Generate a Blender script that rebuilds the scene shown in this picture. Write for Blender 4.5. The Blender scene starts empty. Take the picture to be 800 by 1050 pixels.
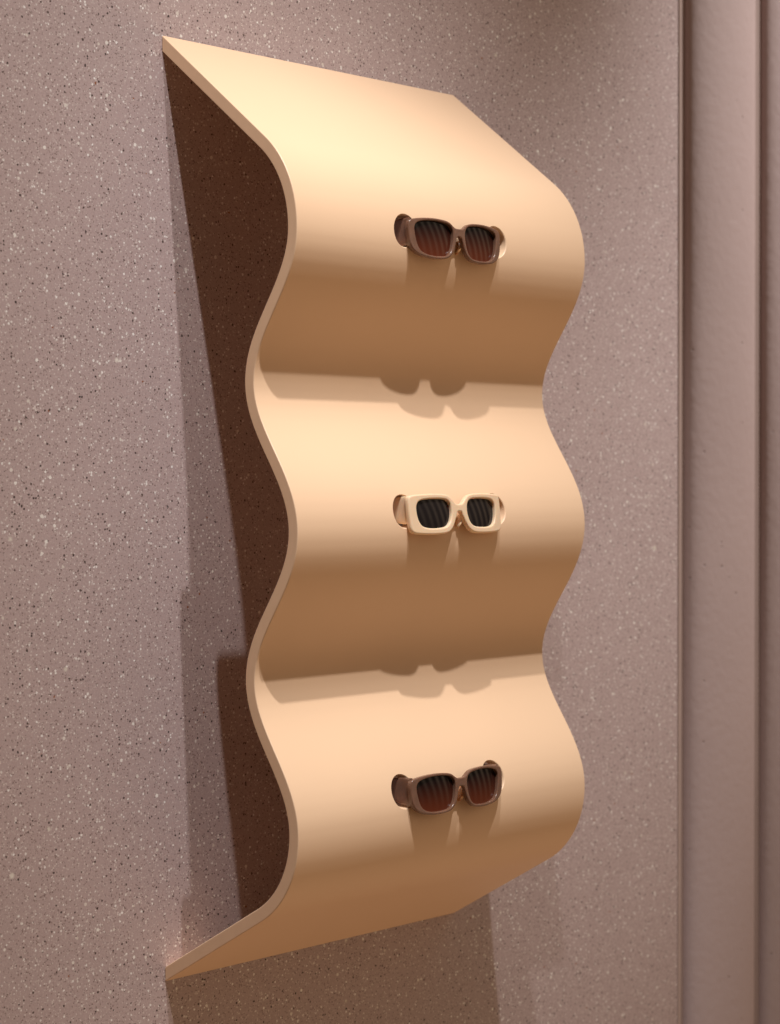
import bpy, bmesh, math, random
from mathutils import Vector, Matrix

scene = bpy.context.scene
COL = scene.collection
R = math.radians

# ------------------------------------------------------------------ camera
W_SHELF = 0.3966
cam_data = bpy.data.cameras.new("camera")
cam = bpy.data.objects.new("camera", cam_data)
COL.objects.link(cam)
cam_data.sensor_fit = 'HORIZONTAL'
cam_data.sensor_width = 36.0
cam_data.lens = 36.0 * 2113.1 / 800.0
cam_data.clip_start = 0.05
cam_data.clip_end = 100
right = Vector((0.68083004, -0.7324401, -0.00139475))
up = Vector((0.01314335, 0.01031324, 0.99986043))
fwd = Vector((0.7323235, 0.68075336, -0.01664828))
M = Matrix((right, up, -fwd)).transposed().to_4x4()
M.translation = Vector((-1.2199, -1.4125, 0.4547))
cam.matrix_world = M
cam_data.dof.use_dof = True
cam_data.dof.focus_distance = 1.86
cam_data.dof.aperture_fstop = 9.0
scene.camera = cam

# ------------------------------------------------------------------ world: dim shop interior, faint upright slats opposite the wall
world = bpy.data.worlds.new("World")
scene.world = world
world.use_nodes = True
wn = world.node_tree.nodes
wl = world.node_tree.links
wn.clear()
w_out = wn.new('ShaderNodeOutputWorld')
w_bg = wn.new('ShaderNodeBackground')
w_tc = wn.new('ShaderNodeTexCoord')
w_sep = wn.new('ShaderNodeSeparateXYZ')
wl.new(w_tc.outputs['Generated'], w_sep.inputs[0])


def wmath(op, a, b=None, c=None):
    n = wn.new('ShaderNodeMath')
    n.operation = op
    for k, v in enumerate((a, b, c)):
        if v is None:
            continue
        if isinstance(v, (int, float)):
            n.inputs[k].default_value = v
        else:
            wl.new(v, n.inputs[k])
    return n.outputs[0]


azim = wmath('ARCTAN2', w_sep.outputs['Y'], w_sep.outputs['X'])
slat = wmath('SINE', wmath('ADD', wmath('MULTIPLY', azim, 46.0), wmath('MULTIPLY', w_sep.outputs['Z'], 16.0)))
slat = wmath('MULTIPLY_ADD', slat, 0.5, 0.5)
slat = wmath('POWER', slat, 1.6)
ribbed = wmath('MULTIPLY_ADD', slat, 1.1, 0.5)      # the wall across the room is ribbed too
# the slats fill the low part of the room in front of the wall (-Y side, to the right)
m1 = wmath('SUBTRACT', 1.0, wmath('ABSOLUTE', wmath('DIVIDE', wmath('SUBTRACT', w_sep.outputs['Z'], 0.12), 0.42)))
m1 = wmath('MAXIMUM', m1, 0.0)
m2 = wmath('SUBTRACT', 1.0, wmath('ABSOLUTE', wmath('DIVIDE', wmath('ADD', azim, 0.62), 0.85)))
m2 = wmath('MAXIMUM', m2, 0.0)
slat = wmath('MULTIPLY', wmath('MULTIPLY', slat, m1), m2)
# warm light comes up from the lit floor; the room is dimmer to the left and overhead
low = wmath('POWER', wmath('MAXIMUM', wmath('MULTIPLY', w_sep.outputs['Z'], -1.0), 0.0), 2.0)
side = wmath('MAXIMUM', wmath('MULTIPLY_ADD', w_sep.outputs['X'], 0.75, 0.72), 0.08)
amb = wmath('MULTIPLY', wmath('MULTIPLY_ADD', low, 1.25, 0.02), side)
tot = wmath('MULTIPLY_ADD', slat, 0.5, amb)
w_bg.inputs['Color'].default_value = (1.0, 0.635, 0.37, 1)
wl.new(tot, w_bg.inputs['Strength'])
# soft light from the shop in front of the wall, above eye level
front = wmath('POWER', wmath('MAXIMUM', wmath('MULTIPLY', w_sep.outputs['Y'], -1.0), 0.0), 1.3)
rise = wmath('MAXIMUM', wmath('MINIMUM', wmath('MULTIPLY_ADD', w_sep.outputs['Z'], 1.4, 0.25), 1.0), 0.0)
w_bg2 = wn.new('ShaderNodeBackground')
w_bg2.inputs['Color'].default_value = (1.0, 0.78, 0.59, 1)
wl.new(wmath('MULTIPLY', wmath('MULTIPLY', wmath('MULTIPLY', wmath('MULTIPLY', front, ribbed), wmath('MAXIMUM', wmath('MULTIPLY_ADD', w_sep.outputs['X'], 0.8, 0.55), 0.0)), rise), 0.88), w_bg2.inputs['Strength'])
w_add = wn.new('ShaderNodeAddShader')
wl.new(w_bg.outputs[0], w_add.inputs[0])
wl.new(w_bg2.outputs[0], w_add.inputs[1])
wl.new(w_add.outputs[0], w_out.inputs[0])


# ------------------------------------------------------------------ lamps: two ceiling track spots above and in front of the wall
def spot(name, loc, aim, power, angle, blend, radius, color):
    d = bpy.data.lights.new(name, 'SPOT')
    d.energy = power
    d.spot_size = R(angle)
    d.spot_blend = blend
    d.shadow_soft_size = radius
    d.color = color
    o = bpy.data.objects.new(name, d)
    COL.objects.link(o)
    o.location = loc
    o.rotation_euler = (Vector(aim) - Vector(loc)).to_track_quat('-Z', 'Y').to_euler()
    return o


WARM = (1.0, 0.98, 0.975)
spot("ceiling_spot", (-0.554, -1.05, 2.84), (-0.05, 0.0, -0.30), 212, 38, 1.0, 0.022, WARM)     # left track spot
spot("ceiling_spot", (-0.242, -1.446, 3.09), (0.40, 0.0, -0.02), 250, 26, 1.0, 0.024, WARM)      # right track spot
spot("ceiling_spot", (1.95, -1.45, 2.75), (1.17, 0.0, 0.92), 310, 27, 1.0, 0.03, WARM)          # spot on the ribbed panel

scene.view_settings.view_transform = 'Standard'
scene.view_settings.look = 'None'
scene.view_settings.exposure = 0.0
scene.view_settings.gamma = 1.0


# ------------------------------------------------------------------ helpers
def link_mesh(name, me, mat, parent=None, smooth_angle=35):
    o = bpy.data.objects.new(name, me)
    COL.objects.link(o)
    if mat is not None:
        me.materials.clear()
        me.materials.append(mat)
    if smooth_angle:
        for p in me.polygons:
            p.use_smooth = True
        me.set_sharp_from_angle(angle=R(smooth_angle))
    if parent is not None:
        o.parent = parent
    return o


def from_bm(name, bm, mat, parent=None, smooth_angle=35):
    bmesh.ops.recalc_face_normals(bm, faces=bm.faces)
    me = bpy.data.meshes.new(name)
    bm.to_mesh(me)
    bm.free()
    return link_mesh(name, me, mat, parent, smooth_angle)


def baked(o):
    dg = bpy.context.evaluated_depsgraph_get()
    dg.update()
    return bpy.data.meshes.new_from_object(o.evaluated_get(dg), depsgraph=dg)


def thing(name, label, cat, loc=(0, 0, 0), group=None):
    o = bpy.data.objects.new(name, None)
    COL.objects.link(o)
    o.location = loc
    o.empty_display_size = 0.05
    o["label"] = label
    o["category"] = cat
    if group:
        o["group"] = group
    return o


def new_mat(name):
    m = bpy.data.materials.new(name)
    m.use_nodes = True
    nt = m.node_tree
    return m, nt, nt.nodes["Principled BSDF"]


def nd(nt, typ, **kw):
    n = nt.nodes.new(typ)
    for k, v in kw.items():
        setattr(n, k, v)
    return n


def mathn(nt, op, a, b=None, c=None, clamp=False):
    n = nt.nodes.new('ShaderNodeMath')
    n.operation = op
    n.use_clamp = clamp
    for k, v in enumerate((a, b, c)):
        if v is None:
            continue
        if isinstance(v, (int, float)):
            n.inputs[k].default_value = v
        else:
            nt.links.new(v, n.inputs[k])
    return n.outputs[0]


def mixc(nt, fac, a, b):
    n = nt.nodes.new('ShaderNodeMix')
    n.data_type = 'RGBA'
    if isinstance(fac, (int, float)):
        n.inputs[0].default_value = fac
    else:
        nt.links.new(fac, n.inputs[0])
    for sock, v in ((n.inputs[6], a), (n.inputs[7], b)):
        if isinstance(v, tuple):
            sock.default_value = (*v, 1)
        else:
            nt.links.new(v, sock)
    return n.outputs[2]


# ------------------------------------------------------------------ materials
def terrazzo_material():
    m, nt, b = new_mat("terrazzo")
    tc = nd(nt, 'ShaderNodeTexCoord')
    co = tc.outputs['Object']
    # wobble the lookup a little so that chips are not round
    wob = nd(nt, 'ShaderNodeTexNoise')
    wob.inputs['Scale'].default_value = 700
    wob.inputs['Detail'].default_value = 1.0
    nt.links.new(co, wob.inputs['Vector'])
    vs = nd(nt, 'ShaderNodeVectorMath', operation='SUBTRACT')
    nt.links.new(wob.outputs['Color'], vs.inputs[0])
    vs.inputs[1].default_value = (0.5, 0.5, 0.5)
    vm = nd(nt, 'ShaderNodeVectorMath', operation='MULTIPLY_ADD')
    nt.links.new(vs.outputs[0], vm.inputs[0])
    vm.inputs[1].default_value = (0.0013, 0.0, 0.0013)
    nt.links.new(co, vm.inputs[2])
    flat = nd(nt, 'ShaderNodeVectorMath', operation='MULTIPLY')
    nt.links.new(vm.outputs[0], flat.inputs[0])
    flat.inputs[1].default_value = (1, 0, 1)
    v = flat.outputs[0]

    base_n = nd(nt, 'ShaderNodeTexNoise')
    base_n.inputs['Scale'].default_value = 5
    base_n.inputs['Detail'].default_value = 5
    nt.links.new(v, base_n.inputs['Vector'])
    base = mixc(nt, base_n.outputs['Fac'], (0.465, 0.347, 0.342), (0.56, 0.427, 0.424))
    fine = nd(nt, 'ShaderNodeTexNoise')
    fine.inputs['Scale'].default_value = 520
    fine.inputs['Detail'].default_value = 2
    nt.links.new(v, fine.inputs['Vector'])
    fm = mathn(nt, 'MULTIPLY_ADD', fine.outputs['Fac'], 1.5, -0.28, clamp=True)
    base = mixc(nt, mathn(nt, 'MULTIPLY', fm, 0.75), base, mixc(nt, fine.outputs['Fac'], (0.24, 0.168, 0.16), (0.78, 0.655, 0.625)))

    def chips(base, scale, lo, hi, pick_lo, pick_hi, col_a, col_b, off, strength=1.0, dims='3D'):
        vo = nd(nt, 'ShaderNodeTexVoronoi')
        vo.voronoi_dimensions = dims
        vo.inputs['Scale'].default_value = scale
        mp = nd(nt, 'ShaderNodeVectorMath', operation='ADD')
        nt.links.new(v, mp.inputs[0])
        mp.inputs[1].default_value = (off, 0.0, off * 1.7)
        if dims == '2D':
            sx = nd(nt, 'ShaderNodeSeparateXYZ')
            nt.links.new(mp.outputs[0], sx.inputs[0])
            cx = nd(nt, 'ShaderNodeCombineXYZ')
            nt.links.new(sx.outputs['X'], cx.inputs['X'])
            nt.links.new(sx.outputs['Z'], cx.inputs['Y'])
            nt.links.new(cx.outputs[0], vo.inputs['Vector'])
        else:
            nt.links.new(mp.outputs[0], vo.inputs['Vector'])
        sp = nd(nt, 'ShaderNodeSeparateColor')
        nt.links.new(vo.outputs['Color'], sp.inputs[0])
        pick = mathn(nt, 'MULTIPLY', mathn(nt, 'GREATER_THAN', sp.outputs[0], pick_lo), mathn(nt, 'LESS_THAN', sp.outputs[0], pick_hi))
        # size varies by chip
        rad = mathn(nt, 'MULTIPLY_ADD', sp.outputs[1], hi - lo, lo)
        ins = mathn(nt, 'DIVIDE', mathn(nt, 'SUBTRACT', rad, vo.outputs['Distance']), 0.10, clamp=True)
        fac = mathn(nt, 'MULTIPLY', mathn(nt, 'MULTIPLY', ins, pick), strength)
        return mixc(nt, fac, base, mixc(nt, sp.outputs[2], col_a, col_b))

    base = chips(base, 680, 0.25, 0.60, 0.0, 0.32, (0.16, 0.108, 0.098), (0.30, 0.215, 0.195), 3.1, 0.8)
    base = chips(base, 620, 0.25, 0.58, 0.0, 0.34, (0.58, 0.48, 0.45), (0.82, 0.74, 0.70), 1.3, 0.85)
    base = chips(base, 400, 0.16, 0.48, 0.0, 0.09, (0.035, 0.024, 0.022), (0.10, 0.07, 0.06), 5.7, 0.95)
    base = chips(base, 400, 0.16, 0.52, 0.0, 0.16, (0.72, 0.64, 0.60), (0.95, 0.92, 0.89), 7.9)
    base = chips(base, 220, 0.18, 0.42, 0.0, 0.05, (0.70, 0.62, 0.56), (0.94, 0.90, 0.85), 9.2)
    base = chips(base, 210, 0.14, 0.28, 0.0, 0.012, (0.30, 0.11, 0.05), (0.36, 0.16, 0.08), 11.5)
    base = chips(base, 52, 0.08, 0.19, 0.0, 0.012, (0.70, 0.63, 0.55), (0.86, 0.80, 0.72), 13.4, 1.0, '2D')
    nt.links.new(base, b.inputs['Base Color'])
    b.inputs['Roughness'].default_value = 0.55
    b.inputs['Specular IOR Level'].default_value = 0.35
    bp = nd(nt, 'ShaderNodeBump')
    bp.inputs['Strength'].default_value = 0.12
    bp.inputs['Distance'].default_value = 0.001
    nt.links.new(fine.outputs['Fac'], bp.inputs['Height'])
    nt.links.new(bp.outputs[0], b.inputs['Normal'])
    return m


def plaster_material(name, ca, cb):
    m, nt, b = new_mat(name)
    tc = nd(nt, 'ShaderNodeTexCoord')
    n1 = nd(nt, 'ShaderNodeTexNoise')
    n1.inputs['Scale'].default_value = 9
    n1.inputs['Detail'].default_value = 6
    nt.links.new(tc.outputs['Object'], n1.inputs['Vector'])
    col = mixc(nt, n1.outputs['Fac'], ca, cb)
    vo = nd(nt, 'ShaderNodeTexVoronoi')
    vo.inputs['Scale'].default_value = 70
    nt.links.new(tc.outputs['Object'], vo.inputs['Vector'])
    sp = nd(nt, 'ShaderNodeSeparateColor')
    nt.links.new(vo.outputs['Color'], sp.inputs[0])
    pit = mathn(nt, 'MULTIPLY', mathn(nt, 'LESS_THAN', sp.outputs[0], 0.07),
                mathn(nt, 'DIVIDE', mathn(nt, 'SUBTRACT', 0.16, vo.outputs['Distance']), 0.1, clamp=True))
    col = mixc(nt, mathn(nt, 'MULTIPLY', pit, 0.45), col, (0.12, 0.08, 0.065))
    nt.links.new(col, b.inputs['Base Color'])
    b.inputs['Roughness'].default_value = 0.7
    n2 = nd(nt, 'ShaderNodeTexNoise')
    n2.inputs['Scale'].default_value = 95
    n2.inputs['Detail'].default_value = 4
    nt.links.new(tc.outputs['Object'], n2.inputs['Vector'])
    h = mathn(nt, 'SUBTRACT', n2.outputs['Fac'], mathn(nt, 'MULTIPLY', pit, 1.2))
    bp = nd(nt, 'ShaderNodeBump')
    bp.inputs['Strength'].default_value = 0.35
    bp.inputs['Distance'].default_value = 0.002
    nt.links.new(h, bp.inputs['Height'])
    nt.links.new(bp.outputs[0], b.inputs['Normal'])
    return m


def simple_material(name, col, rough=0.4, noise=0.0, nscale=20, bump=0.0, bscale=300, spec=0.5, sss=0.0, coat=0.0):
    m, nt, b = new_mat(name)
    tc = nd(nt, 'ShaderNodeTexCoord')
    if noise:
        n1 = nd(nt, 'ShaderNodeTexNoise')
        n1.inputs['Scale'].default_value = nscale
        n1.inputs['Detail'].default_value = 4
        nt.links.new(tc.outputs['Object'], n1.inputs['Vector'])
        lo = tuple(c * (1 - noise) for c in col)
        hi = tuple(min(1, c * (1 + noise)) for c in col)
        nt.links.new(mixc(nt, n1.outputs['Fac'], lo, hi), b.inputs['Base Color'])
    else:
        b.inputs['Base Color'].default_value = (*col, 1)
    if bump:
        n2 = nd(nt, 'ShaderNodeTexNoise')
        n2.inputs['Scale'].default_value = bscale
        n2.inputs['Detail'].default_value = 3
        nt.links.new(tc.outputs['Object'], n2.inputs['Vector'])
        bp = nd(nt, 'ShaderNodeBump')
        bp.inputs['Strength'].default_value = bump
        bp.inputs['Distance'].default_value = 0.0006
        nt.links.new(n2.outputs['Fac'], bp.inputs['Height'])
        nt.links.new(bp.outputs[0], b.inputs['Normal'])
    b.inputs['Roughness'].default_value = rough
    b.inputs['Specular IOR Level'].default_value = spec
    if sss:
        b.inputs['Subsurface Weight'].default_value = sss
        b.inputs['Subsurface Radius'].default_value = (0.004, 0.002, 0.001)
        b.inputs['Subsurface Scale'].default_value = 1.0
    if coat:
        b.inputs['Coat Weight'].default_value = coat
        b.inputs['Coat Roughness'].default_value = 0.05
    return m


def lens_material(name, top, bottom):
    m, nt, b = new_mat(name)
    tc = nd(nt, 'ShaderNodeTexCoord')
    sp = nd(nt, 'ShaderNodeSeparateXYZ')
    nt.links.new(tc.outputs['Object'], sp.inputs[0])
    f = mathn(nt, 'MULTIPLY_ADD', sp.outputs['Z'], -1 / 0.026, 0.42, clamp=True)   # 0 at the top, 1 at the lower rim
    nt.links.new(mixc(nt, mathn(nt, 'POWER', f, 1.4), top, bottom), b.inputs['Base Color'])
    b.inputs['Roughness'].default_value = 0.04
    b.inputs['IOR'].default_value = 1.36
    return m


MAT_TERRAZZO = terrazzo_material()
MAT_PLASTER = plaster_material("ribbed_plaster", (0.46, 0.346, 0.328), (0.505, 0.384, 0.364))
MAT_GROOVE = simple_material("plaster_groove", (0.33, 0.235, 0.205), 0.8, noise=0.1)
MAT_TRIM = simple_material("edge_trim", (0.50, 0.37, 0.32), 0.5, noise=0.08)
MAT_SHELF = simple_material("peach_lacquer", (0.875, 0.605, 0.395), 0.42, noise=0.025, nscale=7, bump=0.03, bscale=700, spec=0.4)
MAT_EDGE = simple_material("peach_cut_edge_lifted", (0.93, 0.63, 0.40), 0.55, noise=0.05, nscale=60, bump=0.05, bscale=500, spec=0.3)  # richer orange cut edge, colour also raised in place of side light
MAT_BROWN = simple_material("brown_acetate", (0.18, 0.092, 0.060), 0.25, noise=0.42, nscale=75, spec=0.5, sss=0.25)
MAT_CREAM = simple_material("cream_acetate", (0.83, 0.61, 0.405), 0.45, noise=0.04, nscale=90, spec=0.35, sss=0.25)
MAT_LENS_BROWN = lens_material("brown_gradient_lens", (0.008, 0.003, 0.003), (0.14, 0.032, 0.014))
MAT_LENS_GREY = lens_material("charcoal_lens", (0.012, 0.009, 0.009), (0.014, 0.010, 0.010))
MAT_PAD = simple_material("amber_nose_pad", (0.45, 0.22, 0.09), 0.2, noise=0.1, sss=0.4)


# ------------------------------------------------------------------ the walls
def box_bm(x0, x1, y0, y1, z0, z1, bevel=0.0, seg=2):
    bm = bmesh.new()
    bmesh.ops.create_cube(bm, size=1.0)
    for v in bm.verts:
        v.co = Vector((x0 if v.co.x < 0 else x1, y0 if v.co.y < 0 else y1, z0 if v.co.z < 0 else z1))
    if bevel:
        bmesh.ops.bevel(bm, geom=bm.edges[:], offset=bevel, segments=seg, profile=0.5, affect='EDGES')
    return bm


ZB, ZT = -1.2, 2.9
XE = 0.8055
wall = thing("terrazzo_wall", "speckled mauve brown terrazzo wall that carries the wavy peach shelf", "wall", (0, 0, ZB))
wl_body = from_bm("terrazzo_slab", box_bm(-3.0, XE - 0.0042, 0.0, 0.10, ZB, ZT, 0.0015), MAT_TERRAZZO)
wl_body.parent = wall
wl_body.matrix_parent_inverse = Matrix.Translation((0, 0, -ZB))
tr = from_bm("edge_trim", box_bm(XE - 0.0040, XE, -0.0012, 0.10, ZB, ZT, 0.0008), MAT_TRIM)
tr.parent = wall
tr.matrix_parent_inverse = Matrix.Translation((0, 0, -ZB))

panel = thing("ribbed_wall_panel", "smooth mauve plaster wall panel of wide rounded upright ribs beside the terrazzo", "wall panel", (XE, 0, ZB))


def add_panel_part(name, bm, mat, sm=35):
    o = from_bm(name, bm, mat, None, sm)
    o.parent = panel
    o.matrix_parent_inverse = Matrix.Translation((-XE, 0, -ZB))
    return o


add_panel_part("backing", box_bm(XE + 0.0005, 2.35, 0.009, 0.10, ZB, ZT), MAT_GROOVE)


def rib_bm(x0, x1, yb, rise):
    bm = bmesh.new()
    n = 40
    pts = []
    w = x1 - x0
    for i in range(n + 1):
        t = 0.5 - 0.5 * math.cos(math.pi * i / n)
        u = 2 * t - 1
        y = -rise * math.sqrt(max(0.0, 1 - u * u))
        pts.append((x0 + w * t, y + 0.0065))
    pts = [(x0, yb)] + pts + [(x1, yb)]
    nz = 30
    rows = []
    rnd = random.Random(int(x0 * 1000))
    for k in range(nz + 1):
        z = ZB + (ZT - ZB) * k / nz
        rows.append([bm.verts.new((px, py, z)) for px, py in pts])
    for k in range(nz):
        for i in range(len(pts) - 1):
            bm.faces.new((rows[k][i], rows[k][i + 1], rows[k + 1][i + 1], rows[k + 1][i]))
    bm.faces.new(rows[0])
    bm.faces.new(rows[-1])
    return bm


PITCH = 0.1660
for k in range(9):
    x0 = 0.8265 + k * PITCH
    add_panel_part("rib", rib_bm(x0, x0 + PITCH - 0.024, 0.0095, 0.022), MAT_PLASTER, 50)


# ------------------------------------------------------------------ the wavy shelf
ZTOP, ZBOT = 0.8515, 0.0
THICK = 0.0113
ZC1, ZC3 = 0.667, 0.1505
DC = 0.1715


def make_profile():
    """front face of the sheet, from wall (top) to wall (bottom), as (depth, z)"""
    pts = []
    # top straight run and its round shoulder
    r = 0.1015
    cx, cz = DC - r, ZC1
    # tangent direction from (0, ZTOP) onto the circle
    dx, dz = cx - 0.0, cz - ZTOP
    dist = math.hypot(dx, dz)
    ang = math.atan2(dz, dx) + math.asin(r / dist)
    ln = math.sqrt(dist * dist - r * r)
    tx, tz = math.cos(ang) * ln, ZTOP + math.sin(ang) * ln
    e = 0.03     # run on past the wall plane, trimmed later
    for i in range(30):
        t = -e / ln * 0 + i / 30
        pts.append((tx * t, ZTOP + (tz - ZTOP) * t))
    a0 = math.atan2(tz - cz, tx - cx)
    for i in range(50):
        a = a0 * (1 - i / 50)
        pts.append((cx + r * math.cos(a), cz + r * math.sin(a)))
    # waves
    A, mid = 0.02675, DC - 0.02675
    n = 260
    for i in range(n + 1):
        z = ZC1 + (ZC3 - ZC1) * i / n
        ph = 4 * math.pi * i / n
        pts.append((mid + A * math.cos(ph) + 0.0016 * (1 - math.cos(2 * ph)) * 0.5, z))
    # bottom shoulder and straight run
    r = 0.090
    cx, cz = DC - r, ZC3
    dx, dz = cx, cz - ZBOT
    dist = math.hypot(dx, dz)
    ang = math.atan2(dz, dx) - math.asin(r / dist)
    ln = math.sqrt(dist * dist - r * r)
    tx, tz = math.cos(ang) * ln, ZBOT + math.sin(ang) * ln
    a1 = math.atan2(tz - cz, tx - cx)
    for i in range(1, 50):
        a = a1 * i / 50
        pts.append((cx + r * math.cos(a), cz + r * math.sin(a)))
    for i in range(31):
        t = 1 - i / 30
        pts.append((tx * t, ZBOT + (tz - ZBOT) * t))
    return pts


PROF = make_profile()


def surf_d(z):
    """depth of the front face at height z (inside the waves)"""
    for (d0, z0), (d1, z1) in zip(PROF[:-1], PROF[1:]):
        if z1 <= z <= z0 and z0 > z1:
            return d0 + (d1 - d0) * (z0 - z) / (z0 - z1)
    return DC


def offset_profile(pts, t):
    out = []
    n = len(pts)
    for i in range(n):
        a, b = pts[max(0, i - 1)], pts[min(n - 1, i + 1)]
        dx, dz = b[0] - a[0], b[1] - a[1]
        L = math.hypot(dx, dz)
        nx, nz = -dz / L, dx / L        # outward (to larger depth) normal
        out.append((pts[i][0] - nx * t, pts[i][1] - nz * t))
    return out


def trim_to_wall(pts):
    """cut an offset line flush with the wall plane (depth 0) at both ends"""
    def cut(seq):
        k = 0
        while seq[k + 1][0] <= 0:
            k += 1
        (d0, z0), (d1, z1) = seq[k], seq[k + 1]
        s = (0 - d0) / (d1 - d0)
        return [(0.0, z0 + (z1 - z0) * s)] + seq[k + 1:]
    pts = cut(pts)
    pts = cut(pts[::-1])[::-1]
    return pts


back = trim_to_wall(offset_profile(PROF, THICK))
BV = 0.0007
front_in = trim_to_wall([(d, z) for d, z in offset_profile(PROF, BV)])
back_in = trim_to_wall(offset_profile(PROF, THICK - BV))
# keep counts equal for the bevelled rims
def resample(pts, n):
    acc = [0]
    for a, b in zip(pts[:-1], pts[1:]):
        acc.append(acc[-1] + math.dist(a, b))
    out, k = [], 0
    for i in range(n):
        s = acc[-1] * i / (n - 1)
        while k < len(acc) - 2 and acc[k + 1] < s:
            k += 1
        f = (s - acc[k]) / max(1e-12, acc[k + 1] - acc[k])
        out.append((pts[k][0] + (pts[k + 1][0] - pts[k][0]) * f, pts[k][1] + (pts[k + 1][1] - pts[k][1]) * f))
    return out


NP = 300
loops_full = resample(PROF, NP) + resample(back, NP)[::-1]
loops_in = resample(front_in, NP) + resample(back_in, NP)[::-1]
WALL_GAP = 0.0006      # the sheet stands a hair proud of the stone


def shelf_bm():
    bm = bmesh.new()
    xs = [(0.0, loops_in), (0.00025, None), (BV, loops_full), (W_SHELF - BV, loops_full), (W_SHELF - 0.00025, None), (W_SHELF, loops_in)]
    mid = [((a[0] * 0.36 + b[0] * 0.64), (a[1] * 0.36 + b[1] * 0.64)) for a, b in zip(loops_in, loops_full)]
    rings = []
    for x, lp in xs:
        lp = lp or mid
        rings.append([bm.verts.new((x, -(d + WALL_GAP), z)) for d, z in lp])
    n = 2 * NP
    for a, b in zip(rings[:-1], rings[1:]):
        for i in range(n):
            j = (i + 1) % n
            bm.faces.new((a[i], a[j], b[j], b[i]))
    for rg in (rings[0], rings[-1]):
        for i in range(NP - 1):
            bm.faces.new((rg[i], rg[i + 1], rg[n - 2 - i], rg[n - 1 - i]))
    return bm


HOLE_Z = (0.6745, 0.4245, 0.1735)
HOLE_R = 0.0145
HOLE_X = (W_SHELF / 2 - 0.0625, W_SHELF / 2 + 0.0625)


def cutter_bm(spots):
    bm = bmesh.new()
    n = 72
    for hx, hz in spots:
        rings = []
        for r, off in ((HOLE_R + 0.0034, 0.0025), (HOLE_R + 0.0009, 0.0), (HOLE_R + 0.0002, -0.0007), (HOLE_R, -0.0016), (HOLE_R, None)):
            rg = []
            for i in range(n):
                a = 2 * math.pi * i / n
                z = hz + r * math.sin(a)
                d = surf_d(z) + off if off is not None else surf_d(hz) - 0.035
                rg.append(bm.verts.new((hx + r * math.cos(a), -(d + WALL_GAP), z)))
            rings.append(rg)
        for a, b in zip(rings[:-1], rings[1:]):
            for i in range(n):
                j = (i + 1) % n
                bm.faces.new((a[i], a[j], b[j], b[i]))
        for rg in (rings[0], rings[-1]):
            c = bm.verts.new(sum((v.co for v in rg), Vector()) / n)
            for i in range(n):
                bm.faces.new((rg[i], rg[(i + 1) % n], c))
    return bm


raw = from_bm("wavy_shelf", shelf_bm(), MAT_SHELF, None, 0)
cut = from_bm("cutter", cutter_bm([(x, z) for z in HOLE_Z for x in HOLE_X]), None, None, 0)
mod = raw.modifiers.new("holes", 'BOOLEAN')
mod.operation = 'DIFFERENCE'
mod.solver = 'EXACT'
mod.object = cut
me = baked(raw)
me.name = "wavy_shelf"
for o in (raw, cut):
    old = o.data
    bpy.data.objects.remove(o)
    bpy.data.meshes.remove(old)
shelf = link_mesh("wavy_shelf", me, MAT_SHELF, None, 14)
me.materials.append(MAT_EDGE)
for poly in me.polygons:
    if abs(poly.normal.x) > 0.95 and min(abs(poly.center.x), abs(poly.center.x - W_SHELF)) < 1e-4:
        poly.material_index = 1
# exact normals of the bent front face, so that the holes leave no creases in the shading
normals = [Vector(n.vector) for n in me.corner_normals]


def prof_normal(d, z):
    best, bi = 1e9, 0
    for i, (pd, pz) in enumerate(PROF):
        q = (pd - d) ** 2 + (pz - z) ** 2
        if q < best:
            best, bi = q, i
    a, c = PROF[max(0, bi - 2)], PROF[min(len(PROF) - 1, bi + 2)]
    dx, dz = c[0] - a[0], c[1] - a[1]
    L = math.hypot(dx, dz)
    return Vector((0.0, dz / L, dx / L)), math.sqrt(best)


cache = {}
for poly in me.polygons:
    if abs(poly.normal.x) > 0.02:
        continue
    c = poly.center
    key = (round(c.y, 6), round(c.z, 6))
    n, dist = prof_normal(-c.y - WALL_GAP, c.z)
    if dist < 0.004 and n.dot(poly.normal) > 0.97:
        for li in poly.loop_indices:
            v = me.loops[li].vertex_index
            if v not in cache:
                co = me.vertices[v].co
                cache[v] = prof_normal(-co.y - WALL_GAP, co.z)[0]
            normals[li] = cache[v]
me.normals_split_custom_set(normals)
shelf["label"] = "peach lacquered wavy display shelf of one bent sheet fixed to the terrazzo wall"
shelf["category"] = "display shelf"


# ------------------------------------------------------------------ sunglasses
def smooth_closed(pts, per=6):
    n = len(pts)
    out = []
    for i in range(n):
        p0, p1, p2, p3 = (Vector(pts[(i + k - 1) % n]) for k in range(4))
        for s in range(per):
            t = s / per
            # centripetal-ish Catmull-Rom
            out.append(0.5 * ((2 * p1) + (-p0 + p2) * t + (2 * p0 - 5 * p1 + 4 * p2 - p3) * t * t + (-p0 + 3 * p1 - 3 * p2 + p3) * t ** 3))
    return out


def mm(pts):
    return [(x / 1000, z / 1000) for x, z in pts]


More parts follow.
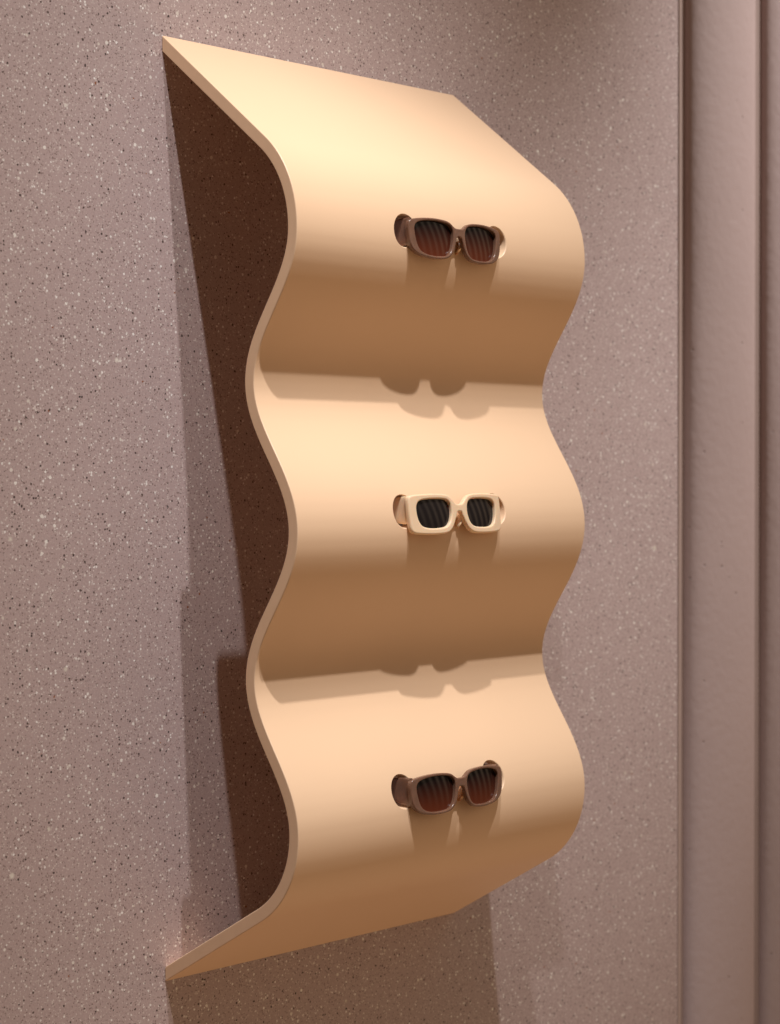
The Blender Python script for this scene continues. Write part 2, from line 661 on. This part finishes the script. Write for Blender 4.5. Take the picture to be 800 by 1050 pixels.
BROWN_LENS = mm([(8.3, 3.2), (8.94, 9.07), (12.79, 13.22), (21.35, 14.92), (32.04, 15.57), (43.8, 14.82), (52.36, 12.79), (55.89, 9.17), (56.1, 3.73), (54.5, -4.26), (51.61, -10.44), (46.48, -14.08), (38.46, -15.89), (27.77, -16.21), (18.14, -15.14), (12.79, -11.73), (9.8, -5.33)])
BROWN_OUT = mm([(0, 10.6), (5, 11.0), (8.5, 13), (13, 15.7), (20, 17.1), (32, 17.8), (45, 17.3), (56, 15.9), (61.2, 14.2), (63.2, 10), (63.2, 3), (61.8, -6), (58, -12.2), (51, -16.2), (40, -18.3), (28, -18.8), (17, -17.4), (10.5, -13.4), (7, -8), (4.6, -1), (2.6, 2.8)])
CREAM_LENS = mm([(11.0, 4.12), (12.26, 10.09), (16.86, 13.6), (26.69, 14.52), (40.29, 14.42), (49.5, 13.08), (53.47, 9.27), (54.1, 3.09), (52.64, -4.12), (48.87, -9.27), (41.34, -11.54), (29.83, -11.85), (19.37, -10.61), (14.14, -6.7), (11.63, -1.03)])
CREAM_OUT = mm([(0, 9.5), (5, 10.5), (9, 14.3), (14, 17.6), (22, 19), (35, 19.4), (50, 19), (59, 18.2), (62.6, 15.4), (63.4, 6), (63, -5), (62, -12.5), (58.6, -15.8), (50, -17), (35, -17.6), (20, -16.9), (12.5, -13.6), (8, -8), (4.2, -1), (2.3, 2.2)])

WRAP_R = 0.42       # frame front bows gently round the face


def wrap_y(x):
    return x * x / (2 * WRAP_R)


def frame_mesh(outer_half, lens_half, thick, bev):
    cu = bpy.data.curves.new("frame", 'CURVE')
    cu.dimensions = '2D'
    cu.fill_mode = 'BOTH'
    cu.extrude = thick / 2 - bev
    cu.bevel_depth = bev
    cu.bevel_resolution = 3
    cu.offset = -bev
    outer = list(outer_half) + [(-x, z) for x, z in outer_half[::-1] if x > 1e-6]
    loops = [smooth_closed(outer, 5), smooth_closed(lens_half, 6), smooth_closed([(-x, z) for x, z in lens_half], 6)]
    # the bridge bottom
    for lp in loops:
        s = cu.splines.new('POLY')
        s.points.add(len(lp) - 1)
        for p, v in zip(s.points, lp):
            p.co = (v.x, v.y, 0, 1)
        s.use_cyclic_u = True
    o = bpy.data.objects.new("frame", cu)
    COL.objects.link(o)
    me = baked(o)
    bpy.data.objects.remove(o)
    bpy.data.curves.remove(cu)
    bm = bmesh.new()
    bm.from_mesh(me)
    bpy.data.meshes.remove(me)
    bmesh.ops.remove_doubles(bm, verts=bm.verts, dist=1e-6)
    for k in range(-21, 22):
        # cut the caps into narrow strips so that they can follow the bow
        bmesh.ops.bisect_plane(bm, geom=bm.verts[:] + bm.edges[:] + bm.faces[:], plane_co=(k * 0.003 + 0.0004, 0, 0), plane_no=(1, 0, 0), dist=1e-7)
    for v in bm.verts:
        x, z, d = v.co.x, v.co.y, v.co.z
        v.co = Vector((x, -d + wrap_y(x), z))
    bmesh.ops.remove_doubles(bm, verts=bm.verts, dist=1e-6)
    return bm


def lens_bm(lens_half, side):
    lp = [Vector((p.x * side, p.y)) for p in smooth_closed(lens_half, 4)]
    c = sum(lp, Vector((0, 0))) / len(lp)
    bm = bmesh.new()
    RC = 0.115
    rings = []
    NR = 12
    for k in range(1, NR + 1):
        f = k / NR * 1.035
        rg = []
        for p in lp:
            q = c + (p - c) * f
            dx, dz = q.x - c.x, q.y - c.y
            y = (dx * dx + dz * dz) / (2 * RC) + wrap_y(c.x) + (wrap_y(c.x + 1e-4) - wrap_y(c.x)) / 1e-4 * dx
            rg.append(bm.verts.new((q.x, y - 0.0008, q.y)))
        rings.append(rg)
    cv = bm.verts.new((c.x, wrap_y(c.x) - 0.0008, c.y))
    n = len(lp)
    for i in range(n):
        bm.faces.new((rings[0][i], rings[0][(i + 1) % n], cv))
    for a, b in zip(rings[:-1], rings[1:]):
        for i in range(n):
            j = (i + 1) % n
            bm.faces.new((a[i], b[i], b[j], a[j]))
    # give the lens its 2 mm thickness
    geom = bmesh.ops.extrude_face_region(bm, geom=bm.faces[:])
    for v in [g for g in geom['geom'] if isinstance(g, bmesh.types.BMVert)]:
        v.co.y += 0.0018
    return bm


def temple_bm(side, hinge_h, x_out):
    """side arm: deep at the hinge, through the hole, curving down behind the ear"""
    bm = bmesh.new()
    secs = []
    N = 40
    for i in range(N + 1):
        t = i / N
        L = 0.118 * t
        h = hinge_h * (1 - t) ** 2 * 0.5 + 0.5 * hinge_h if t < 0.0 else hinge_h * (0.62 + 0.38 * math.exp(-(L / 0.03) ** 2))
        drop = -0.028 * max(0, (t - 0.68) / 0.32) ** 1.7
        w = 0.0042
        secs.append((L, drop, h, w))
    M8 = 24
    rings = []
    for L, dz, h, w in secs:
        rg = []
        for k in range(M8):
            a = 2 * math.pi * k / M8
            ca, sa = math.cos(a), math.sin(a)
            ex = math.copysign(abs(ca) ** 0.4, ca) * w / 2
            ez = math.copysign(abs(sa) ** 0.55, sa) * h / 2
            rg.append(bm.verts.new((side * (x_out - w / 2) + ex, 0.0015 + wrap_y(x_out) + L, dz + ez)))
        rings.append(rg)
    for a, b in zip(rings[:-1], rings[1:]):
        for i in range(M8):
            j = (i + 1) % M8
            bm.faces.new((a[i], a[j], b[j], b[i]))
    bm.faces.new(rings[0])
    bm.faces.new(rings[-1])
    return bm


def pad_bm(side):
    bm = bmesh.new()
    bmesh.ops.create_uvsphere(bm, u_segments=20, v_segments=12, radius=1.0)
    for v in bm.verts:
        p = Vector((v.co.x * 0.0018, v.co.y * 0.0048, v.co.z * 0.0075))
        p.rotate(Matrix.Rotation(side * R(24), 3, 'Y'))
        v.co = p + Vector((side * 0.0072, 0.0062, -0.0045))
    return bm


def build_glasses(label, z, d, tilt, outer, lens, mat, lmat, thick, bev, hinge_h, temple_dz):
    # tilt: the front leans back with the bulge of the shelf; the arms stay level in their holes
    t = thing("sunglasses", label, "sunglasses", (W_SHELF / 2, -d, z), "sunglasses hung in the holes of the wavy shelf")
    rot = Matrix.Rotation(tilt, 4, 'X')

    def leaned(bm):
        bmesh.ops.transform(bm, matrix=rot, verts=bm.verts)
        return bm
    fr = from_bm("frame", leaned(frame_mesh(outer, lens, thick, bev)), mat, None, 60)
    fr.modifiers.new("weighted", 'WEIGHTED_NORMAL').keep_sharp = True
    fme = baked(fr)
    old = fr.data
    bpy.data.objects.remove(fr)
    bpy.data.meshes.remove(old)
    link_mesh("frame", fme, mat, t, 0)
    for s in (-1, 1):
        from_bm("lens", leaned(lens_bm(lens, s)), lmat, t, 40)
    for s in (-1, 1):
        bm = temple_bm(s, hinge_h, 0.0615)
        bmesh.ops.translate(bm, verts=bm.verts, vec=(0, 0, temple_dz))
        from_bm("temple", bm, mat, t, 50)
    for s in (-1, 1):
        from_bm("nose_pad", leaned(pad_bm(s)), MAT_PAD if mat is MAT_BROWN else mat, t, 60)
    return t


build_glasses("brown sunglasses with gradient lenses in the topmost bulge of the wavy shelf", 0.6700, 0.1788, R(-3), BROWN_OUT, BROWN_LENS, MAT_BROWN, MAT_LENS_BROWN, 0.0050, 0.0010, 0.0252, 0.0040)
build_glasses("cream sunglasses with square charcoal lenses in the middle bulge of the wavy shelf", 0.4210, 0.1790, R(-7), CREAM_OUT, CREAM_LENS, MAT_CREAM, MAT_LENS_GREY, 0.0054, 0.0016, 0.0255, 0.0045)
build_glasses("brown sunglasses with gradient lenses in the lowest bulge of the wavy shelf", 0.1700, 0.1810, R(-5), BROWN_OUT, BROWN_LENS, MAT_BROWN, MAT_LENS_BROWN, 0.0050, 0.0010, 0.0252, 0.0035)
